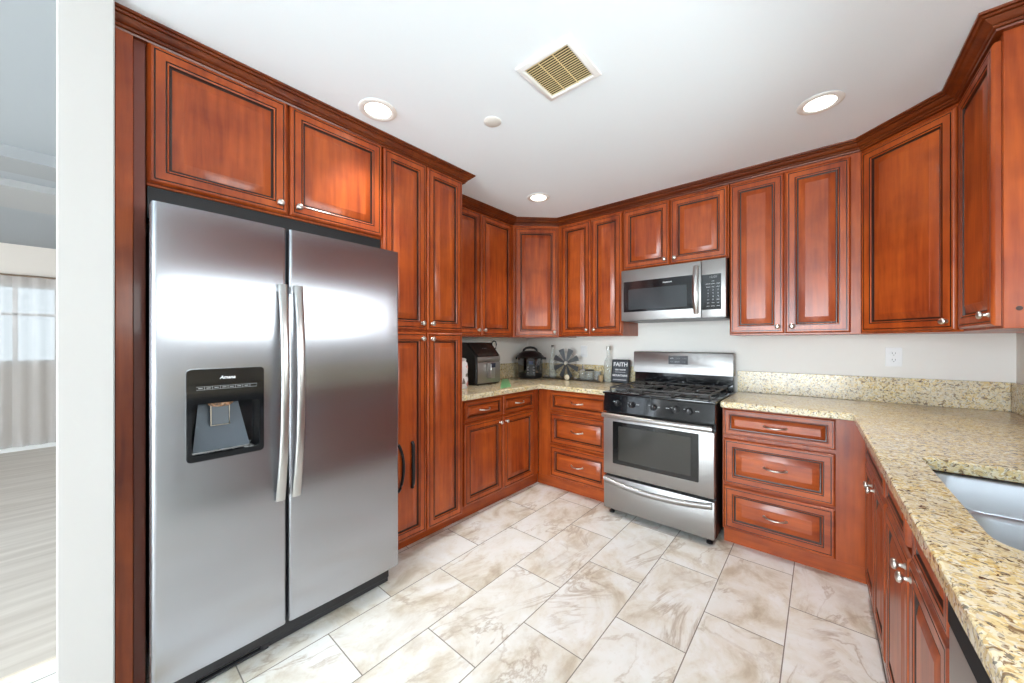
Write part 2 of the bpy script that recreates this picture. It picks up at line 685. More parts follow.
# dropped beams across the lounge ceiling, seen past the wall end
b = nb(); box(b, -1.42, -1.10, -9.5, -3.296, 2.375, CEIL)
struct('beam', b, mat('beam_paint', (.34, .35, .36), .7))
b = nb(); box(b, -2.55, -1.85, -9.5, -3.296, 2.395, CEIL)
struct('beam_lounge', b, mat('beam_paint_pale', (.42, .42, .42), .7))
b = nb(); box(b, -4.70, -4.686, -9.5, -3.296, 0, .09)
struct('baseboard_far', b, TRIMW)

# sheer curtain by the far window
b = nb()
pts = []
ny = 60
for i in range(ny + 1):
    y = -4.95 + i / ny * 1.55
    pts.append((-4.62 + .022 * math.sin(i * 1.25) + .008 * math.sin(i * .41), y))
rows = [(.06, 0), (.6, .0), (1.2, 0), (2.06, 0)]
grid = [[b.verts.new((x, y, z)) for x, y in pts] for z, _ in rows]
for r0, r1 in zip(grid, grid[1:]):
    for i in range(ny):
        b.faces.new((r0[i], r0[i + 1], r1[i + 1], r1[i]))
SHEER = bpy.data.materials.new('sheer_cloth'); SHEER.use_nodes = True
_b = SHEER.node_tree.nodes['Principled BSDF']
_b.inputs['Base Color'].default_value = (.50, .47, .46, 1); _b.inputs['Roughness'].default_value = .9; _b.inputs['Alpha'].default_value = .5
cur = thing('curtain', 'sheer pale curtain hanging at the far lounge window left of the fridge', 'curtain', (0, 0, 0))
so = obj('sheer_panel', b, SHEER, cur, 60)
b = nb(); tube(b, [(-4.62, -4.98, 2.07), (-4.62, -3.34, 2.07)], .012, 10)
obj('curtain_rod', b, mat('rod_brown', (.25, .18, .13), .4, .6), cur)


# ------------------------------------------------------------------ cabinet kit (front of a unit faces local -Y)
def loops_panel(bm, x0, x1, z0, z1, y0, prof, mats_of):
    rings = []
    for ins, y in prof:
        rings.append([bm.verts.new((x0 + ins, y0 + y, z0 + ins)), bm.verts.new((x1 - ins, y0 + y, z0 + ins)),
                      bm.verts.new((x1 - ins, y0 + y, z1 - ins)), bm.verts.new((x0 + ins, y0 + y, z1 - ins))])
    for i, (a, c) in enumerate(zip(rings, rings[1:])):
        for k in range(4):
            f = bm.faces.new((a[k], a[(k + 1) % 4], c[(k + 1) % 4], c[k]))
            f.material_index = mats_of[i]
    bm.faces.new(rings[-1])
    bm.faces.new(list(reversed(rings[0])))


DOORP = [(0, -.0005), (0, -.013, ), (.002, -.0165), (.009, -.0215), (.0155, -.0215), (.0167, -.0183), (.0190, -.0183), (.0202, -.0215),
         (.0470, -.0215), (.0482, -.0180), (.0508, -.0180), (.0522, -.0208), (.0570, -.0185), (.0600, -.0108), (.0652, -.0102),
         (.0664, -.0110), (.0960, -.0200), (.0985, -.0212)]
DOORM = [0, 0, 0, 0, 1, 1, 1, 0, 1, 1, 1, 0, 1, 1, 1, 0, 0]


def knob(parent, x, z, y=-.0215):
    bm = nb()
    lathe(bm, [(.0, 0), (.009, 0), (.008, .002), (.0055, .004), (.005, .013), (.009, .016), (.0145, .019), (.0150, .023), (.0125, .0275), (.006, .0295), (0, .030)],
          T(x, y, z) @ R(PI / 2, 'X'), 20)
    return obj('knob', bm, NICKEL, parent, 50)


def pull(parent, x, z, y=-.0215, L=.105):
    bm = nb()
    pts, rr = [], []
    for i in range(13):
        s = -1 + 2 * i / 12
        pts.append((x + s * L / 2, y - .002 - .026 * (1 - abs(s) ** 2.6), z - .004 * (1 - s * s)))
        rr.append(.0042 + .0026 * abs(s) ** 3)
    tube(bm, pts, rr, 8)
    for s in (-1, 1):
        lathe(bm, [(0, 0), (.008, 0), (.006, .004), (0, .005)], T(x + s * L / 2, y, z) @ R(PI / 2, 'X'), 12)
    return obj('drawer_pull', bm, NICKEL, parent, 50)


def door(parent, x0, x1, z0, z1, kn=None, k=1.0):
    """raised-panel door; kn = (side, 'top' or 'bottom')"""
    bm = nb()
    k = min(k, (x1 - x0) / 2 / .118, (z1 - z0) / 2 / .118)
    loops_panel(bm, x0, x1, z0, z1, 0, [(i * k, y) for i, y in [(p[0], p[1]) for p in DOORP]], DOORM)
    d = obj('door', bm, [WOOD, GLAZE], parent, 25)
    if kn:
        kx = x0 + .034 if kn[0] == 'l' else x1 - .034
        kz = z0 + .042 if kn[1] == 'bottom' else z1 - .042
        knob(d, kx, kz)
    return d


def drawer(parent, x0, x1, z0, z1, handle=True, k=1.0, name='drawer'):
    bm = nb()
    k = min(k, (z1 - z0) / 2 / .128)
    loops_panel(bm, x0, x1, z0, z1, 0, [(p[0] * k, p[1]) for p in DOORP], DOORM)
    d = obj(name, bm, [WOODH, GLAZE], parent, 25)
    if handle:
        pull(d, (x0 + x1) / 2, (z0 + z1) / 2)
    return d


G_ = .0012                             # hairline between neighbouring units


def cabinet(name, label, loc, rot, w, d, z0, z1, group, toe=None, cat='cabinet', body=None, toe_y=.040):
    t = thing(name, label, cat, loc, rot, group)
    bm = nb()
    if body:
        prism(bm, body, z0, z1, 'z')
    else:
        box(bm, G_, w - G_, 0, d, z0, z1, .0015)
    obj('carcass', bm, WOOD, t, 30)
    if toe:
        a, c = toe
        bm = nb(); box(bm, a, c, toe_y, toe_y + .018, .0, z0)
        obj('toe_kick', bm, WOODH, t)
    return t


WG, BG = 'cherry wall cabinets', 'cherry base cabinets'
R90, R45 = PI / 2, PI / 4

# --- left run: pantry and cabinet over the fridge (frame face x .635, door face .655)
PX = .635
t = cabinet('fridge_cabinet', 'cherry two-door cabinet directly above the stainless fridge', (PX, -3.0895, 0), R90, .9375, .61, 1.868, 2.40, WG)
door(t, .003, .461, 1.876, 2.392, ('r', 'bottom')); door(t, .470, .933, 1.878, 2.390, ('l', 'bottom'))
b = nb(); box(b, .004, .934, .004, .020, 1.748, 1.8665); obj('gap_shade', b, BLACK, t)  # black sheet stands in for the shade in the gap above the fridge
# tall side panel with filler strips left of the fridge
t = thing('fridge_end_panel', 'tall narrow cherry side panel between white wall end and fridge', 'panel', (PX, -3.168, 0), R90)
b = nb(); box(b, .001, .0445, -.020, .60, 0, 2.40, .0015)
obj('side_panel', b, WOOD, t)
b = nb(); box(b, .0455, .0768, -.002, .016, 0, 2.40, .001)
obj('filler_strip', b, mat('cherry_filler', (.165, .036, .020), .40, coat=.2), t)

t = cabinet('pantry_cabinet', 'tall cherry four-door pantry cabinet right of the fridge', (PX, -2.151, 0), R90, .598, .61, .10, 2.40, 'cherry tall cabinets', (0.002, .596), toe_y=.095)
door(t, .004, .2955, 1.362, 2.390, ('r', 'bottom')); door(t, .3005, .594, 1.362, 2.390, ('l', 'bottom'))
d1 = door(t, .004, .2955, .108, 1.350, ('r', 'top')); door(t, .3005, .594, .108, 1.350, ('l', 'top'))
b = nb()
pts = []
for i in range(15):
    s = -1 + 2 * i / 14
    pts.append((.189, -.024 - .012 * (1 - s ** 8), .552 + s * .138))
tube(b, pts, .0115, 8)
po = obj('pull_handle', b, BLACK, d1, 50); po['label'] = 'straight black pull handle'
b = nb()
pts = []
for i in range(15):
    s = -1 + 2 * i / 14
    pts.append((.093 + .030 * (1 - s * s), -.026 - .010 * (1 - s ** 8), .552 + s * .138))
tube(b, pts, .0085, 8)
po = obj('pull_handle', b, BLACK, d1, 50); po['label'] = 'bowed black pull handle'

# --- left run base (frame face x .58)
t = cabinet('base_cabinet', 'cherry base cabinet under the air fryer, two drawers over two doors', (.58, -1.5515, 0), R90, .9695, .578, .10, .874, BG, (.001, 1.0095))
drawer(t, .064, .466, .712, .858, k=.62); drawer(t, .476, .882, .712, .858, k=.62)
door(t, .064, .468, .112, .698, ('r', 'top')); door(t, .474, .882, .112, .698, ('l', 'top'))

# --- back run base (frame face y -.58)
t = cabinet('drawer_cabinet', 'cherry three-drawer base cabinet in the corner left of the stove', (.5815, -.58, 0), 0, .6865, .578, .10, .874, BG, (-.040, .6865))
X = .5815
drawer(t, .719 - X, 1.264 - X, .695, .862, k=.62); drawer(t, .719 - X, 1.264 - X, .402, .677); drawer(t, .719 - X, 1.264 - X, .118, .390)
X = 2.046
t = cabinet('drawer_cabinet', 'cherry three-drawer base cabinet right of the stove, with plain corner strip', (X, -.58, 0), 0, .6750, .578, .10, .874, BG, (0.002, .7150))
drawer(t, 2.056 - X, 2.588 - X, .702, .864, k=.62); drawer(t, 2.056 - X, 2.588 - X, .392, .678); drawer(t, 2.056 - X, 2.588 - X, .108, .380)

# --- right run base (frame face x 2.71, local X runs toward the camera)
RX, SLANT = 2.716, .0124              # this run stands a touch off square
t = cabinet('base_cabinet', 'cherry base cabinet beside the corner on the right, nearest the drawers', (RX, -.5820, 0), -R90 + SLANT, .763, .580, .10, .874, BG, (.042, .763))
Y = .5820
drawer(t, .700 - Y, 1.325 - Y, .712, .858, False, .62, 'false_front')
door(t, .700 - Y, 1.026 - Y, .108, .698, ('r', 'top')); door(t, 1.033 - Y, 1.335 - Y, .108, .698, ('l', 'top'))
Y = 1.349
t = cabinet('sink_cabinet', 'cherry sink base cabinet under the steel sink, next to the dishwasher', (RX + SLANT * (Y - .582), -Y, 0), -R90 + SLANT, .811, .580, .10, .874, BG, (0, .811), body=[(0.001, 0), (.810, 0), (.810, .025), (.025, .025), (.025, .580), (0.001, .580)])
drawer(t, 1.362 - Y, 1.735 - Y, .712, .858, False, .62, 'false_front'); drawer(t, 1.820 - Y, 2.150 - Y, .712, .858, False, .62, 'false_front')
door(t, 1.362 - Y, 1.770 - Y, .108, .698, ('r', 'top')); door(t, 1.778 - Y, 2.150 - Y, .108, .698, ('l', 'top'))

# --- wall cabinets (frame faces .33 from the walls)
UZ0, UZ1 = 1.335, 2.40
UF = .33
t = cabinet('wall_cabinet', 'cherry two-door wall cabinet above the air fryer, beside the pantry', (UF, -1.5515, 0), R90, .9155, .328, UZ0, UZ1, WG)
Y = 1.5515
door(t, .008, -1.083 + Y, 1.347, 2.375, ('r', 'bottom')); door(t, -1.077 + Y, -.672 + Y, 1.347, 2.375, ('l', 'bottom'))

c45 = .305 * math.sqrt(2)
s2 = math.sqrt(.5)


def local45(pts, loc, rot):
    m = (Matrix.Translation(loc) @ Matrix.Rotation(rot, 4, 'Z')).inverted()
    return [tuple((m @ Vector((x, y, 0)))[:2]) for x, y in pts]


loc = (UF, -.635, 0)
t = cabinet('corner_wall_cabinet', 'single-door cherry corner wall cabinet set diagonally above the black pressure cooker', loc, R45, c45, .3, UZ0, UZ1, WG,
            body=local45([(UF, -.6345), (.6345, -UF), (.6345, -.002), (.002, -.002), (.002, -.6345)], loc, R45))
door(t, .014, c45 - .014, 1.342, 2.362, ('r', 'bottom'))

X = .6355
t = cabinet('wall_cabinet', 'narrow cherry two-door wall cabinet just left of the microwave', (X, -UF, 0), 0, .6365, .328, 1.343, UZ1, WG)
door(t, .676 - X, .980 - X, 1.356, 2.368, ('r', 'bottom')); door(t, .985 - X, 1.267 - X, 1.356, 2.368, ('l', 'bottom'))
X = 1.274
t = cabinet('wall_cabinet', 'short cherry two-door wall cabinet directly above the microwave', (X, -UF, 0), 0, .768, .328, 1.876, UZ1, WG)
door(t, .006, 1.649 - X, 1.882, 2.372, ('r', 'bottom')); door(t, 1.655 - X, .760, 1.882, 2.372, ('l', 'bottom'))
X = 2.044
t = cabinet('wall_cabinet', 'cherry two-door wall cabinet just right of the microwave', (X, -UF, 0), 0, .661, .328, UZ0, UZ1, WG)
door(t, .005, 2.350 - X, 1.345, 2.368, ('r', 'bottom')); door(t, 2.355 - X, 2.660 - X, 1.345, 2.368, ('l', 'bottom'))
loc = (2.7055, -UF, 0)
c45r = .314 * math.sqrt(2)
t = cabinet('corner_wall_cabinet', 'wide single-door cherry corner wall cabinet set diagonally above the right wall outlet', loc, -R45, c45r, .3, UZ0, UZ1, WG,
            body=local45([(2.706, -UF), (3.02, -.644), (3.320, -.644), (3.320, -.002), (2.706, -.002)], loc, -R45))
door(t, .012, c45r - .012, 1.342, 2.366, ('r', 'bottom'))
t = cabinet('wall_cabinet', 'narrow cherry end wall cabinet at the right edge, one door and bare side', (3.02, -.6455, 0), -R90, .4745, .300, UZ0, UZ1, WG)
dd = door(t, .022, .455, 1.345, 2.368, ('r', 'bottom'))
b = nb(); lathe(b, [(0, 0), (.008, 0), (.0075, .0015), (0, .002)], T(.4733, .034, 1.405) @ R(R90, 'Y'), 16)
obj('screw_cap', b, mat('dark_cap', (.05, .02, .012), .5), t)

# --- crown mouldings
CROWN = [(0, 0), (.020, 0), (.0225, .006), (.0200, .0085), (.0270, .0105), (.0315, .0165), (.0285, .0195), (.037, .0225), (.046, .030), (.0525, .037), (.0495, .0400), (.058, .0415), (.0635, .0465), (.0605, .0490), (.069, .0505), (.070, .0585), (0, .0585)]
CZ = 2.386
b = nb()
sweep(b, [(PX, -3.1705), (PX, -1.5525), (.402, -1.5525)], CROWN, CZ, (2, 5, 9, 12))
CW = wood_mat('cherry_wood_crown', True, .36)
struct('trim_1', b, [CW, GLAZE], smooth=25)
b = nb()
sweep(b, [(UF, -1.5520 + .071), (UF, -.635), (.635, -UF), (2.7055, -UF), (3.02, -.6445), (3.02, -1.1205), (3.320, -1.1205)], CROWN, CZ, (2, 5, 9, 12))
struct('trim_2', b, [CW, GLAZE], smooth=25)

# unseen wooden valance, added for its dark red reflection in the fridge
b = nb()
prism(b, [(-3.12, 1.90), (-2.70, 1.90), (-2.40, 1.96), (-1.95, 1.96), (-1.60, 1.90), (-1.125, 1.90), (-1.125, 2.444), (-3.12, 2.444)], 3.285, 3.3205, 'x')
struct('trim_3', b, WOOD)

# ------------------------------------------------------------------ countertops
b = nb()
slab(b, [(.002, -1.5515), (.636, -1.5515), (.636, -.636), (1.269, -.636), (1.269, -.002), (.002, -.002)], None, .876, .914)
ct = obj('countertop', b, GRANITE, None, 35, bevel=.005)
tag(ct, 'L-shaped speckled granite countertop left of the stove, under the air fryer', 'countertop', 'granite countertops')
b = nb(); box(b, .002, .022, -1.5515, -.002, .9145, 1.066, .002); box(b, .0225, 1.269, -.022, -.002, .9145, 1.066, .002)
obj('backsplash', b, GRANITE, ct)
SX0, SX1, SY0, SY1 = 2.776, 3.195, -2.150, -1.470
hole = []
for hx, hy, ha, hr in ((SX1, SY1, 0, .05), (SX0, SY1, 90, .018), (SX0, SY0, 180, .060), (SX1, SY0, 270, .06)):
    ux, uy = (-hr if hx == SX1 else hr), (-hr if hy == SY1 else hr)
    for k in range(8):
        aa = math.radians(ha + 90 * k / 7)
        hole.append((hx + ux + hr * math.cos(aa), hy + uy + hr * math.sin(aa)))
b = nb()
slab(b, [(2.045, -.002), (2.045, -.636), (2.656, -.636), (2.690, -2.93), (3.320, -2.93), (3.320, -.002)], hole, .876, .914)
ct = obj('countertop', b, GRANITE, None, 35, bevel=.005)
tag(ct, 'long speckled granite countertop right of the stove, holding the steel sink', 'countertop', 'granite countertops')
b = nb(); box(b, 2.045, 3.2995, -.022, -.002, .9145, 1.070, .002); box(b, 3.300, 3.320, -2.93, -.002, .9145, 1.070, .002)
obj('backsplash', b, GRANITE, ct)

# ------------------------------------------------------------------ sink
sk = thing('sink', 'double-bowl stainless steel sink let into the right granite countertop', 'sink', ((SX0 + SX1) / 2, (SY0 + SY1) / 2, .874))


def bowl(y0, y1, name):
    bm = nb()
    cx, cy, cz = sk.location
    x0, x1 = SX0 - .006 - cx, SX1 + .006 - cx
    rings = []
    for ins, z, r in ((0, 0, .060), (.006, -.012, .058), (.012, -.16, .055), (.030, -.185, .050), (.060, -.192, .030)):
        rings.append([bm.verts.new((x, y, z)) for x, y in rrect(x0 + ins, x1 - ins, y0 - cy + ins, y1 - cy - ins, r, 6)])
    for a, c in zip(rings, rings[1:]):
        n = len(a)
        for k in range(n):
            bm.faces.new((a[k], a[(k + 1) % n], c[(k + 1) % n], c[k]))
    bm.faces.new(rings[-1])
    bmesh.ops.recalc_face_normals(bm, faces=bm.faces[:])
    o = obj(name, bm, SINKM, sk, 50)
    s = o.modifiers.new('thickness', 'SOLIDIFY'); s.thickness = .0015; s.offset = 1
    bm = nb()
    lathe(bm, [(0, .0), (.043, 0), (.041, .003), (.034, .004), (.030, .001), (0, .001)], T(0, (y0 + y1) / 2 - cy, -.1905), 24)
    obj('drain', bm, HANDLE, o)


bowl(-1.815, SY1 + .006, 'bowl')
bowl(SY0 - .006, -1.832, 'bowl')
b = nb(); box(b, SX0 - .006 - sk.location.x, SX1 + .006 - sk.location.x, -1.8315 - sk.location.y, -1.8155 - sk.location.y, -.03, -.002, .005, seg=3)
obj('divider', b, SINKM, sk)

# ------------------------------------------------------------------ dishwasher
t = thing('dishwasher', 'stainless dishwasher under the counter at the bottom right corner', 'dishwasher', (2.713, -2.164, 0), -R90 + SLANT)
b = nb(); box(b, .004, .596, .03, .57, .10, .868, .003); obj('body', b, BLACK, t)
b = nb(); box(b, .004, .596, 0, .028, .12, .752, .004, seg=2); d = obj('door', b, STEEL2, t)
b = nb(); box(b, .004, .596, -.002, .028, .755, .868, .004, seg=2); obj('control_panel', b, mat('matte_black', (.018, .018, .02), .75, spec=.15), t)
b = nb(); box(b, .004, .596, .055, .09, 0, .099); obj('toe_kick', b, BLACK, t)

# ------------------------------------------------------------------ refrigerator (front faces +x; local X toward +y)
FR = thing('refrigerator', 'large stainless steel side-by-side refrigerator with water dispenser', 'refrigerator', (.85, -3.082, 0), R90)
b = nb(); box(b, .012, .898, .075, .80, .030, 1.742, .006)
obj('cabinet_body', b, mat('fridge_side_dark', (.025, .025, .028), .45), FR)
FZ0_, FZ1_ = .122, 1.757


def fdoor(x0, x1, name):
    bm = nb()
    # plan section with softly rounded vertical edges, very slightly bowed front
    sec = [(x0, .068)]
    rad = .014
    for k in range(6):
        a = PI + k / 5 * PI / 2
        sec.append((x0 + rad + rad * math.cos(a), rad + rad * math.sin(a) + .004))
    n = 8
    for k in range(1, n):
        s = k / n
        sec.append((x0 + rad + s * (x1 - x0 - 2 * rad), .004 - .004 * math.sin(PI * s)))
    for k in range(6):
        a = 1.5 * PI + k / 5 * PI / 2
        sec.append((x1 - rad + rad * math.cos(a), rad + rad * math.sin(a) + .004))
    sec.append((x1, .068))
    prism(bm, sec, FZ0_, FZ1_, 'z')
    o = obj(name, bm, STEEL, FR, 30)
    return o


DX0, DX1, DZ0, DZ1 = .075, .305, .862, 1.190           # dispenser
fz = fdoor(-.010, .388, 'freezer_door')
fr_ = fdoor(.397, .913, 'fridge_door')
cut = nb(); box(cut, DX0 + .004, DX1 - .004, -.03, .052, DZ0 + .004, DZ1 - .004)
boolean_cut(fz, cut)


def fhandle(parent, x, lean):
    bm = nb()
    z0, z1, n = .642, 1.523, 26
    rows = []
    for i in range(n + 1):
        s = i / n
        z = z0 + (z1 - z0) * s
        out = -.012 - .046 * (1 - abs(2 * s - 1) ** 2.2)
        wv = .0165 - .002 * math.sin(PI * s)
        th = .009
        dx = lean * (2 * s - 1) * .004
        rows.append([bm.verts.new((x + dx + sx * wv * q, out + yy, z)) for sx, q, yy in
                     ((-1, 1, th), (-1, 1, .002), (-1, .75, -.002), (-1, .3, -.0035), (1, .3, -.0035), (1, .75, -.002), (1, 1, .002), (1, 1, th))])
    for a, c in zip(rows, rows[1:]):
        for k in range(8):
            bm.faces.new((a[k], a[(k + 1) % 8], c[(k + 1) % 8], c[k]))
    bm.faces.new(rows[0]); bm.faces.new(rows[-1])
    bmesh.ops.recalc_face_normals(bm, faces=bm.faces[:])
    for z in (z0 + .016, z1 - .016):
        box(bm, x - .012, x + .012, -.016, .004, z - .016, z + .016, .003)
    return obj('handle', bm, HANDLE, parent, 45)


fhandle(fz, .366, 1); fhandle(fr_, .424, 1)
# dispenser set into the freezer door
b = nb()
outer = rrect(DX0, DX1, DZ0, DZ1, .014, 4)
inner = rrect(DX0 + .014, DX1 - .014, DZ0 + .022, DZ1 - .125, .012, 4)
tb = bmesh.new()
es = []
for loop in (outer, inner):
    vs = [tb.verts.new((x, -.006, z)) for x, z in loop]
    es += [tb.edges.new((vs[i], vs[(i + 1) % len(vs)])) for i in range(len(vs))]
bmesh.ops.triangle_fill(tb, use_beauty=True, edges=es)
r = bmesh.ops.extrude_face_region(tb, geom=tb.faces[:])
for v in [g for g in r['geom'] if isinstance(g, bmesh.types.BMVert)]:
    v.co.y = .006
bmesh.ops.recalc_face_normals(tb, faces=tb.faces[:])
merge(b, tb)
dp = obj('dispenser', b, BLACKG, fz, 30)
b = nb()      # recess: open box behind the frame
ix0, ix1, iz0, iz1 = DX0 + .012, DX1 - .012, DZ0 + .018, DZ1 - .110
box(b, ix0, ix1, .046, .050, iz0, iz1); box(b, ix0 - .002, ix0, .004, .050, iz0, iz1); box(b, ix1, ix1 + .002, .004, .050, iz0, iz1)
box(b, ix0, ix1, .004, .050, iz0 - .002, iz0); box(b, ix0, ix1, .004, .050, iz1, iz1 + .002)
obj('recess', b, BLACKG, dp)
b = nb()      # sloped splash plate
mx = (DX0 + DX1) / 2 - .010
pl = [(mx - .066, .044, iz1 - .012), (mx + .050, .044, iz1 - .012), (mx + .082, .012, iz0 + .012), (mx - .086, .012, iz0 + .012)]
vs = [b.verts.new(p) for p in pl] + [b.verts.new((p[0], p[1] + .0015, p[2] - .001)) for p in pl]
for f in ((0, 1, 2, 3), (7, 6, 5, 4), (0, 4, 5, 1), (1, 5, 6, 2), (2, 6, 7, 3), (3, 7, 4, 0)):
    b.faces.new([vs[i] for i in f])
bmesh.ops.recalc_face_normals(b, faces=b.faces[:])
obj('splash_plate', b, mat('smoky_plastic', (.060, .080, .105), .45), dp)
b = nb()
box(b, mx - .034, mx + .018, .014, .018, DZ1 - .208, DZ1 - .134, .002)
obj('paddle', b, mat('clear_paddle', (.13, .15, .17), .2, coat=.5), dp)
b = nb()
tube(b, [(mx - .035, .015, DZ1 - .134), (mx - .035, .012, DZ1 - .209), (mx + .019, .012, DZ1 - .209), (mx + .019, .015, DZ1 - .134)], .0022, 6)
obj('paddle_rim', b, mat('limescale', (.46, .40, .33), .6), dp)
b = nb()
lathe(b, [(0, 0), (.036, 0), (.030, -.014), (.016, -.020), (0, -.020)], T(mx - .006, .016, DZ1 - .121) @ Matrix.Diagonal((1.15, .5, 1, 1)), 20)
rust = mat('rusty_spout', (.25, .13, .07), .6)
g = N(rust); g.color(g.ramp(g.noise(g.coord(), 90, 3, .6), [(.4, (.10, .07, .055)), (.55, (.36, .17, .07)), (.7, (.45, .42, .38))]))
obj('spout', b, rust, dp)
b = nb()
tube(b, [(DX0 + .026, -.0065, DZ1 - .063), (DX1 - .024, -.0065, DZ1 - .063), (DX1 - .024, -.0065, DZ1 - .074), (DX0 + .026, -.0065, DZ1 - .074)], .0007, 5, closed=True)
for k in range(1, 8):
    xx = DX0 + .026 + k * (DX1 - DX0 - .05) / 8
    box(b, xx - .0006, xx + .0006, -.0072, -.006, DZ1 - .074, DZ1 - .063)
    box(b, xx - .017, xx - .005, -.0070, -.006, DZ1 - .0700, DZ1 - .0670)
obj('button_row', b, TXTGREY, dp)
text('lettering', 'Amana', .0165, ((DX0 + DX1) / 2, -.0064, DZ1 - .033), TXT, dp, shear=.25, bold=.0004)
# bottom grille with the broken open section
b = nb()
GY = .078
box(b, .000, .10, GY, GY + .02, .012, .112, .002); box(b, .345, .893, GY, GY + .02, .012, .112, .002)
box(b, .10, .345, GY, GY + .02, .006, .016, .002); box(b, .10, .345, GY, GY + .02, .078, .112, .002)
box(b, .10, .112, GY, GY + .02, .016, .078); box(b, .318, .345, GY, GY + .02, .016, .078)
gr = obj('base_grille', b, mat('grille_plastic', (.030, .031, .035), .5), FR)
b = nb()
box(b, .112, .318, GY + .055, GY + .06, .016, .078)
tube(b, [(.12, GY + .022, .030), (.17, GY + .014, .056), (.22, GY + .020, .032), (.30, GY + .016, .058)], .008, 8)
tube(b, [(.13, GY + .026, .058), (.2, GY + .020, .028), (.27, GY + .020, .050), (.31, GY + .020, .030)], .006, 8)
obj('tubing', b, mat('grille_innards', (.30, .30, .31), .35), gr)
b = nb(); lathe(b, [(0, 0), (.012, 0), (.014, .006), (.009, .012), (.009, .022), (0, .022)], T(.225, GY + .010, .034) @ R(-.5, 'X'), 14)
obj('valve', b, mat('brass_valve', (.45, .40, .28), .35, .8), gr)
b = nb(); box(b, .850, .893, .100, .130, .0, .030, .003); obj('foot', b, BLACK, FR)
b = nb(); box(b, .03, .06, .09, .12, .0, .030, .003); obj('foot', b, BLACK, FR)
b = nb(); box(b, .860, .90, .70, .74, .0, .030, .003); obj('foot', b, BLACK, FR)
b = nb(); box(b, .000, .030, .045, .14, 1.7575, 1.772, .003); obj('hinge_cover', b, BLACK, FR)
b = nb(); box(b, .870, .90, .072, .14, 1.743, 1.765, .003); obj('hinge_cover', b, BLACK, FR)

# ------------------------------------------------------------------ range (front faces -y)
SX = 1.276
RG = thing('gas_range', 'stainless steel gas range with black cooktop between the drawer cabinets', 'stove', (SX, -.70, 0), 0)
WR = .754
b = nb(); box(b, .004, WR - .004, .045, .67, .045, .895, .003)
obj('body', b, mat('range_side_black', (.010, .010, .011), .4), RG)
# storage drawer with a full-width scooped lip
b = nb()
box(b, .003, WR - .006, .004, .044, .048, .286, .004, seg=2)
dr = obj('storage_drawer', b, STEEL2, RG)
b = nb()
n = 20
rows = []
for i in range(n + 1):
    s = i / n
    x = .012 + s * (WR - .030)
    sag = .040 * (1 - (2 * s - 1) ** 2)
    zc = .268 - sag * .9
    rows.append([b.verts.new((x, y, zc + z)) for y, z in ((.006, .014), (-.010, .015), (-.020, .008), (-.022, -.004), (-.012, -.018), (.006, -.032))])
for a, c in zip(rows, rows[1:]):
    for k in range(5):
        b.faces.new((a[k], a[k + 1], c[k + 1], c[k]))
b.faces.new(rows[0]); b.faces.new(rows[-1])
bmesh.ops.recalc_face_normals(b, faces=b.faces[:])
obj('drawer_lip', b, HANDLE, dr, 60)
# oven door
b = nb(); box(b, .003, WR - .006, .0, .044, .306, .722, .005, seg=2)
od = obj('oven_door', b, STEEL2, RG)
b = nb(); prism(b, rrect(.078, .660, .392, .702, .006, 3), -.0025, .002, 'y')
ow = obj('oven_window', b, OVENG, od)
b = nb(); prism(b, rrect(.122, .612, .422, .672, .006, 3), -.0032, -.0024, 'y')
obj('inner_pane', b, mat('oven_inner_glass', (.042, .040, .036), .10, coat=.4, coat_rough=.05), ow)
b = nb()
pts = [(.008, -.024, .748)] + [(.008 + (WR - .020) * i / 10, -.030 - .014 * math.sin(PI * i / 10), .748) for i in range(11)]
tube(b, pts[1:], .0155, 12, flat=1.15)
for x in (.024, WR - .030):
    box(b, x - .012, x + .012, -.028, .006, .728, .748, .003)
obj('handle', b, HANDLE, od, 50)
# control panel
b = nb()
prism(b, [(.0, .772), (.044, .772), (.044, .898), (.012, .898)], .002, WR - .002, 'x', bev=.003)
cp = obj('control_panel', b, BLACKG, RG)
tilt = math.atan2(.012, .126)
for i, kx in enumerate((.115, .222, .375, .522, .602)):
    bm = nb()
    lathe(bm, [(0, 0), (.023, 0), (.0225, .006), (.019, .009), (.0175, .022), (.016, .025), (0, .026)], T(kx, .0053, .838) @ R(PI / 2 + tilt, 'X'), 24)
    box(bm, kx - .0035, kx + .0035, -.025, -.018, .822, .858, .001)
    kb = obj('control_knob', bm, BLACK, cp, 40)
    bm = nb()
    box(bm, kx - .001, kx + .001, -.0258, -.0248, .842, .856)
    obj('pointer', bm, TXT, kb)
for kx, s in ((.087, 'OFF'), (.195, 'OFF'), (.345, 'OFF'), (.494, 'OFF'), (.573, 'OFF')):
    text('lettering', s, .008, (kx, .0048, .848), TXT, cp, rot=(PI / 2 - tilt, 0, 0))
for kx, s in ((.262, 'HIGH'), (.408, 'LITE'), (.466, 'HIGH'), (.650, 'BROIL')):
    text('lettering', s, .0095, (kx, .0048, .842), TXT, cp, rot=(PI / 2 - tilt, 0, 0))
# cooktop
b = nb()
box(b, -.004, WR + .002, -.002, .64, .899, .916, .005, seg=2)
ck = obj('cooktop', b, BLACKG, RG)
BUR = [(.190, .165), (.190, .475), (.560, .165), (.560, .475), (.375, .32)]
for bx_, by_ in BUR:
    bm = nb()
    lathe(bm, [(0, 0), (.048, 0), (.046, .006), (.036, .010), (.036, .016), (.030, .019), (0, .019)], T(bx_, by_, .9165), 24)
    obj('burner', bm, BLACKM, ck)
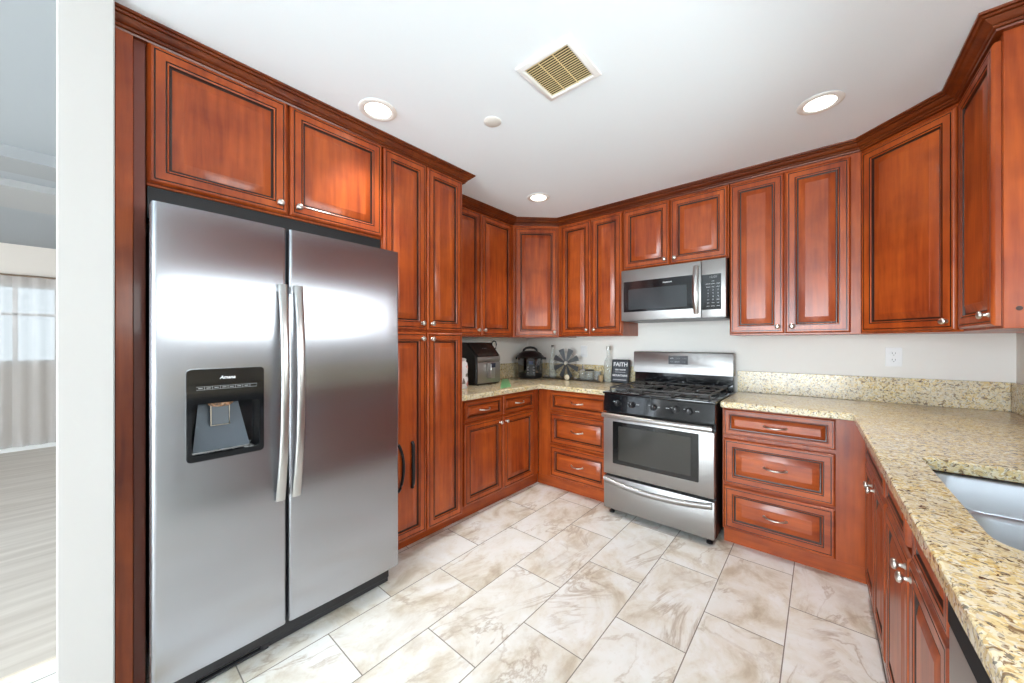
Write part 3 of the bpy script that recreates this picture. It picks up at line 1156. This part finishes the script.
# cast-iron grates: left, middle and right
for gx0, gx1 in ((.040, .262), (.270, .482), (.490, .712)):
    bm = nb()
    zt = .9475
    y0, y1 = .045, .600
    r_ = .0062
    tube(bm, [(gx0, y0, zt), (gx1, y0, zt), (gx1, y1, zt), (gx0, y1, zt)], r_, 6, closed=True)
    cx = (gx0 + gx1) / 2
    tube(bm, [(gx0, (y0 + y1) / 2, zt), (gx1, (y0 + y1) / 2, zt)], r_, 6)
    for yc in ((.165, .475) if gx0 < .2 or gx0 > .4 else (.32,)):
        tube(bm, [(cx, yc - .115, zt), (cx, yc - .028, zt + .005)], r_, 6); tube(bm, [(cx, yc + .115, zt), (cx, yc + .028, zt + .005)], r_, 6)
        tube(bm, [(gx0, yc, zt), (cx - .028, yc, zt + .005)], r_, 6); tube(bm, [(gx1, yc, zt), (cx + .028, yc, zt + .005)], r_, 6)
        for q in range(4):
            a = PI / 4 + q * PI / 2
            tube(bm, [(cx + math.cos(a) * .04, yc + math.sin(a) * .04, zt + .004), (cx + math.cos(a) * .100, yc + math.sin(a) * .100, zt)], r_ * .85, 6)
    for px, py in ((gx0, y0), (gx1, y0), (gx0, y1), (gx1, y1), (gx0, .32), (gx1, .32)):
        tube(bm, [(px, py, .9165), (px, py, zt)], r_, 6)
    obj('grate', bm, BLACKM, ck, 50)
# backguard
b = nb(); box(b, .0, WR, .612, .668, .916, 1.036, .003)
obj('back_riser', b, BLACKG, RG)
b = nb()
prism(b, [(.588, 1.030), (.668, 1.030), (.668, 1.207), (.606, 1.207), (.598, 1.200), (.590, 1.070)], -.004, WR + .002, 'x', bev=.002)
bgd = obj('backguard', b, STEEL2, RG)
dsp_t = math.atan2(.008, .130)
b = nb(); box(b, .292, .440, -.0015, .004, -.036, .034, .001)
bmesh.ops.transform(b, matrix=T(0, .5935, 1.143) @ R(-dsp_t, 'X'), verts=b.verts[:])
ds = obj('display', b, mat('display_grey', (.05, .05, .055), .2, coat=.3), bgd)
for q, (dx, dz, s) in enumerate(((-.048, .012, 'BAKE'), (0, .012, '12:00'), (.048, .012, 'CLOCK'), (-.048, -.016, 'BROIL'), (-.018, -.016, 'ON'), (.004, -.016, 'OFF'), (.045, -.016, 'TIMER'))):
    text('lettering', s, .0098 if q != 1 else .016, (.366 + dx, .5912 - dz * 0, 1.143 + dz), TXT if q in (0, 4, 5) else TXTGREY, ds, rot=(PI / 2 - dsp_t, 0, 0))
text('lettering', 'FRIGIDAIRE', .0095, (.366, .5902, 1.094), TXTDARK, bgd, rot=(PI / 2 - dsp_t, 0, 0), space=1.15)
for fx, fy in ((.045, .06), (WR - .045, .06), (.045, .62), (WR - .045, .62)):
    bm = nb(); lathe(bm, [(0, 0), (.019, 0), (.019, .012), (.010, .016), (.010, .045), (0, .045)], T(fx, fy, 0), 16)
    obj('foot', bm, BLACK, RG)

# ------------------------------------------------------------------ microwave
MX0, MX1 = 1.291, 2.036
MWv = thing('microwave', 'stainless over-the-range microwave under the short wall cabinet', 'microwave', (MX0, -.41, 1.457), 0)
MW_, MH = MX1 - MX0, .412
b = nb(); box(b, .002, MW_ - .002, .034, .405, .010, MH, .002)
obj('body', b, mat('microwave_case', (.06, .055, .055), .45), MWv)
b = nb(); box(b, .010, MW_ - .010, .02, .395, .0, .0095, .001)
obj('bottom_vent', b, mat('microwave_underside', (.16, .16, .165), .4, .5), MWv)
DW = .592
b = nb(); box(b, .0, DW - .001, .0, .033, .004, MH - .004, .004, seg=2)
md = obj('door', b, STEEL2, MWv)
b = nb(); prism(b, rrect(.022, DW - .022, .072, .314, .006, 3), -.0025, .002, 'y')
mw = obj('window', b, BLACKG, md)
b = nb(); prism(b, rrect(.062, .498, .090, .250, .003, 3), -.0032, -.0024, 'y')
obj('inner_pane', b, MWG, mw)
text('lettering', 'FRIGIDAIRE', .0120, (.362, -.0030, .281), TXT, mw, space=1.1, bold=.0003)
b = nb()
n = 18
rows = []
for i in range(n + 1):
    s = i / n
    z = .036 + s * .338
    out = -.006 - .036 * (1 - abs(2 * s - 1) ** 2.4)
    rows.append([b.verts.new((.561 + sx, out + y, z)) for sx, y in ((-.017, .010), (-.017, .001), (-.010, -.004), (.010, -.004), (.017, .001), (.017, .010))])
for a, c in zip(rows, rows[1:]):
    for k in range(6):
        b.faces.new((a[k], a[(k + 1) % 6], c[(k + 1) % 6], c[k]))
b.faces.new(rows[0]); b.faces.new(rows[-1])
bmesh.ops.recalc_face_normals(b, faces=b.faces[:])
for z in (.042, .368):
    box(b, .551, .571, -.010, .004, z - .010, z + .010, .002)
obj('handle', b, HANDLE, md, 50)
b = nb(); box(b, DW + .001, MW_, .0, .033, .004, MH - .004, .004, seg=2)
mp = obj('control_panel', b, STEEL2, MWv)
b = nb(); prism(b, rrect(DW + .003, MW_ - .028, .058, .304, .003, 3), -.0025, .002, 'y')
kp = obj('keypad', b, BLACKG, mp)
KX = (DW + .004 + MW_ - .026) / 2 + .010
text('lettering', '12:00', .022, (KX, -.003, .284), TXTGREY, kp)
text('lettering', 'start', .009, (KX, -.003, .256), TXT, kp)
for r_i in range(8):
    for c_i in range(3):
        lab = [['popcorn', 'potato', 'reheat'], ['defrost', 'melt', 'soften'], ['1', '2', '3'], ['4', '5', '6'], ['7', '8', '9'], ['stop', '0', 'start'], ['light', 'timer', 'vent'], ['clock', 'power', 'mute']][r_i][c_i]
        text('key', lab, .0085 if len(lab) > 1 else .0125, (KX + (c_i - 1) * .031, -.003, .238 - r_i * .0222), TXT, kp)

# ------------------------------------------------------------------ ceiling fittings
def downlight(x, y, label):
    t = thing('ceiling_light', label, 'light', (x, y, CEIL), 0, 'recessed ceiling lights')
    bm = nb()
    lathe(bm, [(.066, -.001), (.090, -.001), (.090, -.004), (.084, -.007), (.070, -.008), (.062, -.004), (.062, -.001)], None, 40)
    obj('trim_ring', bm, mat('ring_white', (.80, .79, .76), .5), t, 50)
    bm = nb()
    lathe(bm, [(0, -.0030), (.0615, -.0030), (.0615, -.001), (0, -.001)], None, 40)
    obj('diffuser', bm, GLOW, t, 50)
    l = bpy.data.lights.new('lamp_glow', 'AREA')
    l.shape = 'DISK'; l.size = .115
    l.energy = 2.9; l.color = (1.0, .96, .90); l.spread = math.radians(85)
    o = bpy.data.objects.new('lamp_glow', l)
    o.location = (0, 0, -.012)
    o.parent = t
    COL.objects.link(o)
    return t


GLOW = mat('lamp_diffuser', (.9, .88, .84), .5, emit=((1.0, .95, .86), 3.0))
downlight(.850, -2.290, 'round recessed ceiling light above the fridge')
downlight(2.525, -.925, 'round recessed ceiling light on the right, above the corner counter')
downlight(.812, -.893, 'small round recessed ceiling light above the far left corner')

downlight(2.45, -2.75, 'added unseen recessed fill light above the sink side')  # this and the next two are unseen, added to even out the light
downlight(1.10, -4.30, 'added unseen recessed fill light in the lounge, nearer the partition')
downlight(2.45, -4.60, 'added unseen recessed fill light in the lounge, nearer the right wall')

v = thing('ceiling_vent', 'square white ceiling vent with dark yellowed louvers', 'vent', (1.678, -1.922, CEIL), 0)
VH, VI = .132, .104
b = nb()
tb = bmesh.new()
rings = []
for h, z in ((VH, 0), (VH, -.006), (VH - .006, -.010), (VI + .006, -.013), (VI, -.010), (VI, -.001)):
    rings.append([tb.verts.new((sx * h, sy * h, z)) for sx, sy in ((-1, -1), (1, -1), (1, 1), (-1, 1))])
for a, c in zip(rings, rings[1:]):
    for k in range(4):
        tb.faces.new((a[k], a[(k + 1) % 4], c[(k + 1) % 4], c[k]))
bmesh.ops.recalc_face_normals(tb, faces=tb.faces[:])
merge(b, tb)
obj('vent_frame', b, mat('vent_white', (.84, .84, .83), .45), v, 30)
b = nb(); box(b, -VI, VI, -VI, VI, -.0022, -.0008)
obj('vent_backing', b, mat('vent_dark', (.06, .045, .02), .8), v)
LOUV = mat('yellowed_louver', (.80, .68, .37), .5)
for k in range(17):
    y = -VI + (k + .5) * 2 * VI / 17
    bm = nb()
    box(bm, -VI, VI, -.0050, .0050, -.0006, .0006)
    bmesh.ops.transform(bm, matrix=T(0, y, -.0065) @ R(math.radians(28), 'X'), verts=bm.verts[:])
    obj('louver', bm, LOUV, v)
b = nb()
for x in (-VI / 3, VI / 3):
    box(b, x - .002, x + .002, -VI, VI, -.0105, -.0090)
obj('cross_bar', b, LOUV, v)

b = nb(); lathe(b, [(0, 0), (.046, 0), (.046, -.003), (.043, -.005), (0, -.006)], T(1.218, -1.850, CEIL - .0002), 32)
tag(obj('sprinkler_cover', b, mat('cover_plate', (.78, .77, .73), .5), None, 40), 'small round flat cover plate on the ceiling left of the vent', 'cover plate')


# ------------------------------------------------------------------ outlets
def outlet(x, z, label, kind):
    t = thing('wall_outlet' if kind == 'o' else 'light_switch', label, 'outlet' if kind == 'o' else 'switch', (x, 0, z), 0)
    bm = nb(); prism(bm, rrect(-.036, .036, -.058, .058, .004, 3), -.006, -.0005, 'y', bev=.0015)
    p = obj('cover_plate', bm, WHITEP, t)
    if kind == 'o':
        for dz in (-.020, .020):
            bm = nb(); lathe(bm, [(0, 0), (.017, 0), (.0165, .002), (0, .0025)], T(0, -.006, dz) @ R(PI / 2, 'X'), 20)
            q = obj('socket', bm, WHITEP, t)
            bm = nb()
            box(bm, -.0075, -.0055, -.0090, -.0080, dz - .001, dz + .008); box(bm, .0055, .0075, -.0090, -.0080, dz - .001, dz + .008)
            lathe(bm, [(0, 0), (.003, 0), (0, .0012)], T(0, -.0080, dz - .008) @ R(PI / 2, 'X'), 10)
            obj('slots', bm, DARKSLOT, q)
    else:
        bm = nb(); box(bm, -.016, .016, -.009, -.005, -.033, .033, .002)
        obj('rocker', bm, WHITEP, t)
    return t


outlet(2.868, 1.196, 'white double wall outlet above the right backsplash', 'o')
outlet(.722, 1.195, 'white switch plate on the back wall behind the windmill ornament', 's')

# ------------------------------------------------------------------ things on the left counter
CT = .9145
# air fryer
af = thing('air_fryer', 'black and grey air fryer standing beside the pantry on the left counter', 'air fryer', (.300, -.933, CT), R90)
AW = .296 / 2
b = nb()
prism(b, [(.006, .006), (.262, .006), (.262, .330), (.235, .372), (.125, .372), (.010, .252)], -AW, AW, 'x', bev=.008)
obj('housing', b, mat('fryer_black', (.010, .010, .011), .35), af)
FG = steel_mat('fryer_grey', (.36, .335, .32), .36, .3, False)
b = nb(); box(b, -AW + .010, AW - .004, -.004, .012, .014, .200, .006, seg=2); fb = obj('basket_drawer', b, FG, af)
b = nb(); box(b, -AW + .010, AW - .004, -.003, .012, .203, .247, .004, seg=2); obj('front_band', b, FG, af)
b = nb()
prism(b, [(-.006, .252), (.004, .256), (.118, .370), (.108, .372)], -AW + .012, AW - .006, 'x', bev=.001)
bmesh.ops.transform(b, matrix=T(0, .006, 0), verts=b.verts[:])
ap = obj('touch_panel', b, mat('fryer_panel', (.035, .028, .026), .15, coat=.5), af)
for dx in (-.02, .0, .02):
    bm = nb(); lathe(bm, [(0, 0), (.004, 0), (.004, .0008), (0, .0008)], T(dx, .058, .318) @ R(math.radians(45), 'X'), 12)
    obj('icon', bm, TXTGREY, ap)
b = nb()
prism(b, [(-.035, .190), (.030, .190), (.030, .165), (.022, .165), (.020, .060), (-.030, .060)], -.058, -.006, 'y', bev=.006)
hdl = obj('basket_handle', b, HANDLE, fb, 40)
b = nb(); prism(b, [(-.033, .192), (.028, .192), (.024, .150), (-.029, .150)], -.0595, -.004, 'y', bev=.004)
obj('release_button', b, mat('button_blue_black', (.012, .016, .035), .3), hdl)
for fx in (-.11, .11):
    for fy in (.03, .23):
        bm = nb(); lathe(bm, [(0, 0), (.012, 0), (.012, .007), (0, .007)], T(fx, fy, 0), 12); obj('foot', bm, BLACK, af)

# power cord on the wall behind it
b = nb()
tube(b, [(.006, -0.560, 1.215), (.030, -0.560, 1.225), (.042, -0.560, 1.262), (.040, -0.567, 1.292), (.036, -0.590, 1.302), (.034, -0.615, 1.285), (.030, -0.625, 1.20), (.026, -0.630, 1.10)], .006, 8)
tag(obj('power_cord', b, BLACK, None, 50), 'black looped power cord on the wall behind the air fryer', 'cord')

# patterned canister beside the pantry
cn = thing('canister', 'white and pink patterned canister half hidden by the pantry edge', 'canister', (.300, -1.262, CT), 0)
pm = mat('pink_pattern', (.8, .78, .78), .3, coat=.2)
g = N(pm)
pc = g.voro(g.coord(), 26., out='Color')
sp = g.n('ShaderNodeSeparateColor'); g.l(pc, sp.inputs[0])
g.color(g.ramp(sp.outputs[0], [(0, (.75, .74, .76)), (.45, (.80, .79, .80)), (.50, (.62, .22, .20)), (.62, (.70, .45, .42)), (.75, (.78, .77, .80)), (.92, (.20, .17, .16))], 'CONSTANT'))
b = nb(); lathe(b, [(0, 0), (.050, 0), (.058, .010), (.060, .07), (.056, .12), (.059, .17), (.054, .205), (.042, .218), (.042, .222), (0, .222)], None, 28)
obj('jar_body', b, pm, cn, 50)
b = nb(); lathe(b, [(0, .2225), (.045, .2225), (.046, .236), (.030, .244), (.010, .247), (.010, .256), (0, .258)], None, 24)
obj('lid', b, mat('canister_lid', (.55, .50, .50), .35), cn, 50)

# green glint on the granite, painted as a thin flat sheet
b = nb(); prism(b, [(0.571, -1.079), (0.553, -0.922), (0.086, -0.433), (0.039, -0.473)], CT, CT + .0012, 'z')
gm = obj('green_glint', b, mat('green_glint', (.10, .45, .17), .3, coat=.3), None)
tag(gm, 'thin green sheet painting a glint on the counter right of the air fryer', 'painted glint')

# pressure cooker
pk = thing('pressure_cooker', 'black and steel electric pressure cooker in the back corner of the counter', 'pressure cooker', (.205, -.215, CT), math.radians(40.6))
b = nb(); lathe(b, [(0, .0), (.108, .0), (.120, .008), (.126, .040), (.126, .062)], None, 40); lathe(b, [(.126, .062), (.0, .062)], None, 40)
obj('base', b, BLACK, pk, 40)
b = nb(); lathe(b, [(.1275, .0625), (.1290, .070), (.1290, .208), (.1265, .212)], None, 48)
sm = steel_mat('cooker_steel', (.20, .20, .21), .14, .3, False)
obj('steel_band', b, sm, pk, 40)
b = nb()
lathe(b, [(.126, .2125), (.142, .213), (.144, .222), (.138, .232), (.124, .244), (.118, .256), (.092, .274), (.050, .284), (0, .286)], None, 48)
lid = obj('lid', b, BLACK, pk, 40)
b = nb()
tube(b, [(-.072, 0, .272), (-.066, 0, .296), (-.040, 0, .314), (0, 0, .320), (.040, 0, .314), (.066, 0, .296), (.072, 0, .272)], .012, 10, flat=1.3, up=(0, 1, 0))
obj('lid_handle', b, BLACK, lid, 50)
for s in (-1, 1):
    b = nb(); box(b, s * .125 - (.028 if s < 0 else 0), s * .125 + (.028 if s > 0 else 0) + s * .012, -.042, .042, .195, .218, .006, seg=2)
    b2 = obj('side_handle', b, BLACK, pk)
b = nb(); prism(b, [(-.048, .030), (.048, .030), (.045, .200), (-.045, .200)], -.134, -.120, 'y', bev=.004)
cpn = obj('control_panel', b, BLACKG, pk)
b = nb(); box(b, -.022, .022, -.1352, -.1338, .150, .182, .001); obj('display', b, mat('cooker_display', (.05, .08, .16), .15), cpn)
for k in range(3):
    for c_ in (-1, 1):
        b = nb(); box(b, c_ * .030 - .009, c_ * .030 + .009, -.1348, -.1338, .060 + k * .028, .068 + k * .028)
        obj('button', b, TXTGREY, cpn)

# long tray of ornaments
tr = thing('tray', 'long dark metal tray holding glass ornaments along the back wall', 'tray', (.642, -.086, CT), 0)
b = nb(); box(b, -.322, .322, -.055, .055, .0, .004, .001); obj('tray_base', b, mat('tray_dark', (.05, .045, .04), .3, .7), tr)
b = nb()
tube(b, [(-.322, -.055, .011), (.322, -.055, .011), (.322, .055, .011), (-.322, .055, .011)], .003, 6, closed=True)
for k in range(17):
    x = -.322 + .644 * k / 16
    tube(b, [(x, -.055, .002), (x, -.055, .011)], .0025, 5)
    tube(b, [(x, .055, .002), (x, .055, .011)], .0025, 5)
obj('rim', b, mat('tray_rim', (.12, .10, .08), .35, .8), tr)
TZ = CT + .0045


def bottle(x, y, z, h, r, label, stop):
    t = thing('glass_bottle', label, 'bottle', (x, y, z), 0, 'clear glass bottles')
    bm = nb()
    lathe(bm, [(0, 0), (r * .9, 0), (r, .008), (r, h * .48), (r * .85, h * .58), (r * .42, h * .70), (r * .34, h * .78), (r * .34, h * .93), (r * .44, h * .935), (r * .44, h * .955), (r * .30, h * .96)], None, 24)
    obj('glass_body', bm, BOTTLE, t, 50)
    bm = nb()
    if stop == 'cork':
        lathe(bm, [(0, h * .955), (r * .36, h * .955), (r * .40, h), (0, h * 1.003)], None, 16)
        obj('stopper', bm, mat('stopper_black', (.02, .02, .022), .4), t)
    else:
        lathe(bm, [(0, h * .90), (r * .46, h * .90), (r * .46, h), (0, h)], None, 16)
        obj('foil_cap', bm, mat('foil_cap', (.50, .48, .45), .35, .5), t)
    return t


bottle(.392, -.074, TZ, .338, .040, 'tall clear glass bottle with black stopper beside the pressure cooker', 'cork')
bottle(1.018, -.075, CT, .338, .042, 'clear glass bottle between the tray and the black sign', 'foil')

wm = thing('windmill_ornament', 'galvanized windmill wheel ornament standing on the tray', 'ornament', (.590, -.125, TZ), 0)
HZ = .160
ZINC = mat('galvanized_metal', (.10, .107, .117), .50, .3)
for k in range(8):
    a = math.radians(22.5 + 45 * k)
    bm = nb()
    ca, sa = math.cos(a), math.sin(a)
    def rot(u, vv, tw):
        return (u * ca - vv * sa, -.006 + tw, HZ + u * sa + vv * ca)
    A = [rot(.022, -.008, .002), rot(.022, .008, -.002), rot(.146, .028, -.007), rot(.150, .0, 0), rot(.146, -.028, .007)]
    vs = [bm.verts.new(p) for p in A]; ws = [bm.verts.new((p[0], p[1] + .0012, p[2])) for p in A]
    bm.faces.new(vs); bm.faces.new(list(reversed(ws)))
    for i in range(5):
        bm.faces.new((vs[i], vs[(i + 1) % 5], ws[(i + 1) % 5], ws[i]))
    bmesh.ops.recalc_face_normals(bm, faces=bm.faces[:])
    obj('blade', bm, ZINC, wm, 30)
b = nb()
tube(b, [(math.cos(2 * PI * k / 40) * .112, .001, HZ + math.sin(2 * PI * k / 40) * .112) for k in range(40)], .0016, 6, closed=True)
obj('ring', b, ZINC, wm, 60)
b = nb(); lathe(b, [(0, 0), (.014, 0), (.013, .008), (.006, .011), (0, .012)], T(0, -.006, HZ) @ R(PI / 2, 'X'), 18)
obj('hub', b, mat('hub_pale', (.70, .67, .60), .4), wm, 50)
b = nb()
tube(b, [(0, .006, HZ), (-.045, .012, .004)], .003, 6); tube(b, [(0, .006, HZ), (.045, .012, .004)], .003, 6); tube(b, [(0, .006, HZ), (0, .040, .004)], .003, 6)
box(b, -.055, .055, .005, .046, .0, .004)
obj('stand', b, ZINC, wm)

b = nb(); lathe(b, [(0, 0), (.026, 0), (.027, .004), (.024, .009), (0, .011)], T(.618, -.153, CT + .027) @ R(PI / 2 - .15, 'X') , 24)
tag(obj('shell_disc', b, mat('cream_disc', (.80, .72, .55), .3, coat=.3), None, 40), 'small round cream disc leaning at the front of the tray', 'ornament')


def glassware(x, y, label, prof, cat, name, mtl, extra=None):
    t = thing(name, label, cat, (x, y, TZ), 0)
    bm = nb(); lathe(bm, prof, None, 20)
    obj('glass_bowl', bm, mtl, t, 40)
    if extra:
        bm = nb(); lathe(bm, extra[0], None, 16)
        obj('lid', bm, extra[1], t, 50)
    return t


glassware(.752, -.080, 'lidded cut-glass jar with pointed finial right of the windmill', [(0, 0), (.030, 0), (.034, .01), (.036, .06), (.028, .085), (.030, .09)], 'jar', 'glass_jar', JARGLASS,
          ([(0, .091), (.033, .091), (.034, .098), (.024, .108), (.010, .112), (.006, .124), (.010, .132), (.004, .145), (0, .158)], mat('jar_lid', (.45, .44, .42), .25, .6)))
glassware(.828, -.084, 'wide glass jar with a dark rim in the middle of the tray', [(0, 0), (.038, 0), (.043, .012), (.043, .085), (.038, .094)], 'jar', 'glass_jar', JARGLASS,
          ([(.034, .094), (.046, .094), (.047, .100), (.042, .105), (.034, .105)], mat('jar_rim', (.04, .035, .03), .35)))
glassware(.910, -.080, 'small glass candle holder near the right end of the tray', [(0, 0), (.028, 0), (.031, .008), (.033, .075), (.035, .092), (.033, .092), (.030, .03), (0, .028)], 'candle holder', 'candle_holder', JARGLASS)
t = thing('candle_holder', 'squat amber glass candle holder at the far right of the tray', 'candle holder', (.957, -.105, TZ), 0)
b = nb(); lathe(b, [(0, 0), (.019, 0), (.021, .006), (.022, .05), (.024, .058), (.022, .058), (.019, .012), (0, .010)], None, 18)
obj('glass_bowl', b, clear_mat('amber_glass', (.55, .40, .22), .35), t, 50)
b = nb(); lathe(b, [(0, .0105), (.0175, .0105), (.0175, .034), (0, .034)], None, 16)
obj('candle', b, mat('cream_wax', (.80, .72, .58), .5), t, 50)
for x, lab in ((.335, 'small smooth grey stone at the left end of the tray'), (.690, 'small smooth grey stone right of the windmill stand')):
    bm = nb()
    tb = bmesh.new(); bmesh.ops.create_icosphere(tb, subdivisions=2, radius=.018)
    for vv in tb.verts:
        vv.co = Vector((vv.co.x * 1.2, vv.co.y * .9, vv.co.z * .75)) * (1 + .08 * math.sin(vv.co.x * 300 + vv.co.z * 200))
    merge(bm, tb)
    o = obj('pebble', bm, mat('stone', (.30, .28, .25), .5), None, 60)
    o.location = (x, -.115, TZ + .0138)
    tag(o, lab, 'stone', 'stones on the tray')

# black sign
sg = thing('sign', 'small black framed sign with white lettering left of the stove', 'sign', (1.141, -.105, CT + .0031), 0)
b = nb()
prism(b, [(-.001, 0), (.020, 0), (.020, .214), (-.001, .214)], -.080, .080, 'x')
TI = math.radians(-8)
M_ = R(TI, 'X')
bmesh.ops.transform(b, matrix=M_, verts=b.verts[:])
obj('board', b, mat('sign_board', (.055, .062, .075), .5), sg)
b = nb()
for x0, x1, z0, z1 in ((-.080, -.071, 0, .214), (.071, .080, 0, .214), (-.071, .071, 0, .009), (-.071, .071, .205, .214)):
    box(b, x0, x1, -.007, -.0005, z0, z1, .001)
bmesh.ops.transform(b, matrix=M_, verts=b.verts[:])
obj('frame', b, mat('sign_frame', (.018, .018, .022), .4), sg)


def sline(s, size, z, bold=.0005):
    p = M_ @ Vector((0, -.0022, z))
    text('lettering', s, size, p, TXT, sg, rot=(PI / 2 + TI, 0, 0), bold=bold)


sline('FAITH', .050, .168, .0012); sline('can move', .026, .123); sline('MOUNTAINS', .0245, .068, .0008)
b = nb()
for z, hw in ((.098, .050), (.026, .062), (.031, .062)):
    box(b, -hw, hw, -.0026, -.0012, z, z + .0022)
bmesh.ops.transform(b, matrix=M_, verts=b.verts[:])
obj('rule_lines', b, TXT, sg)
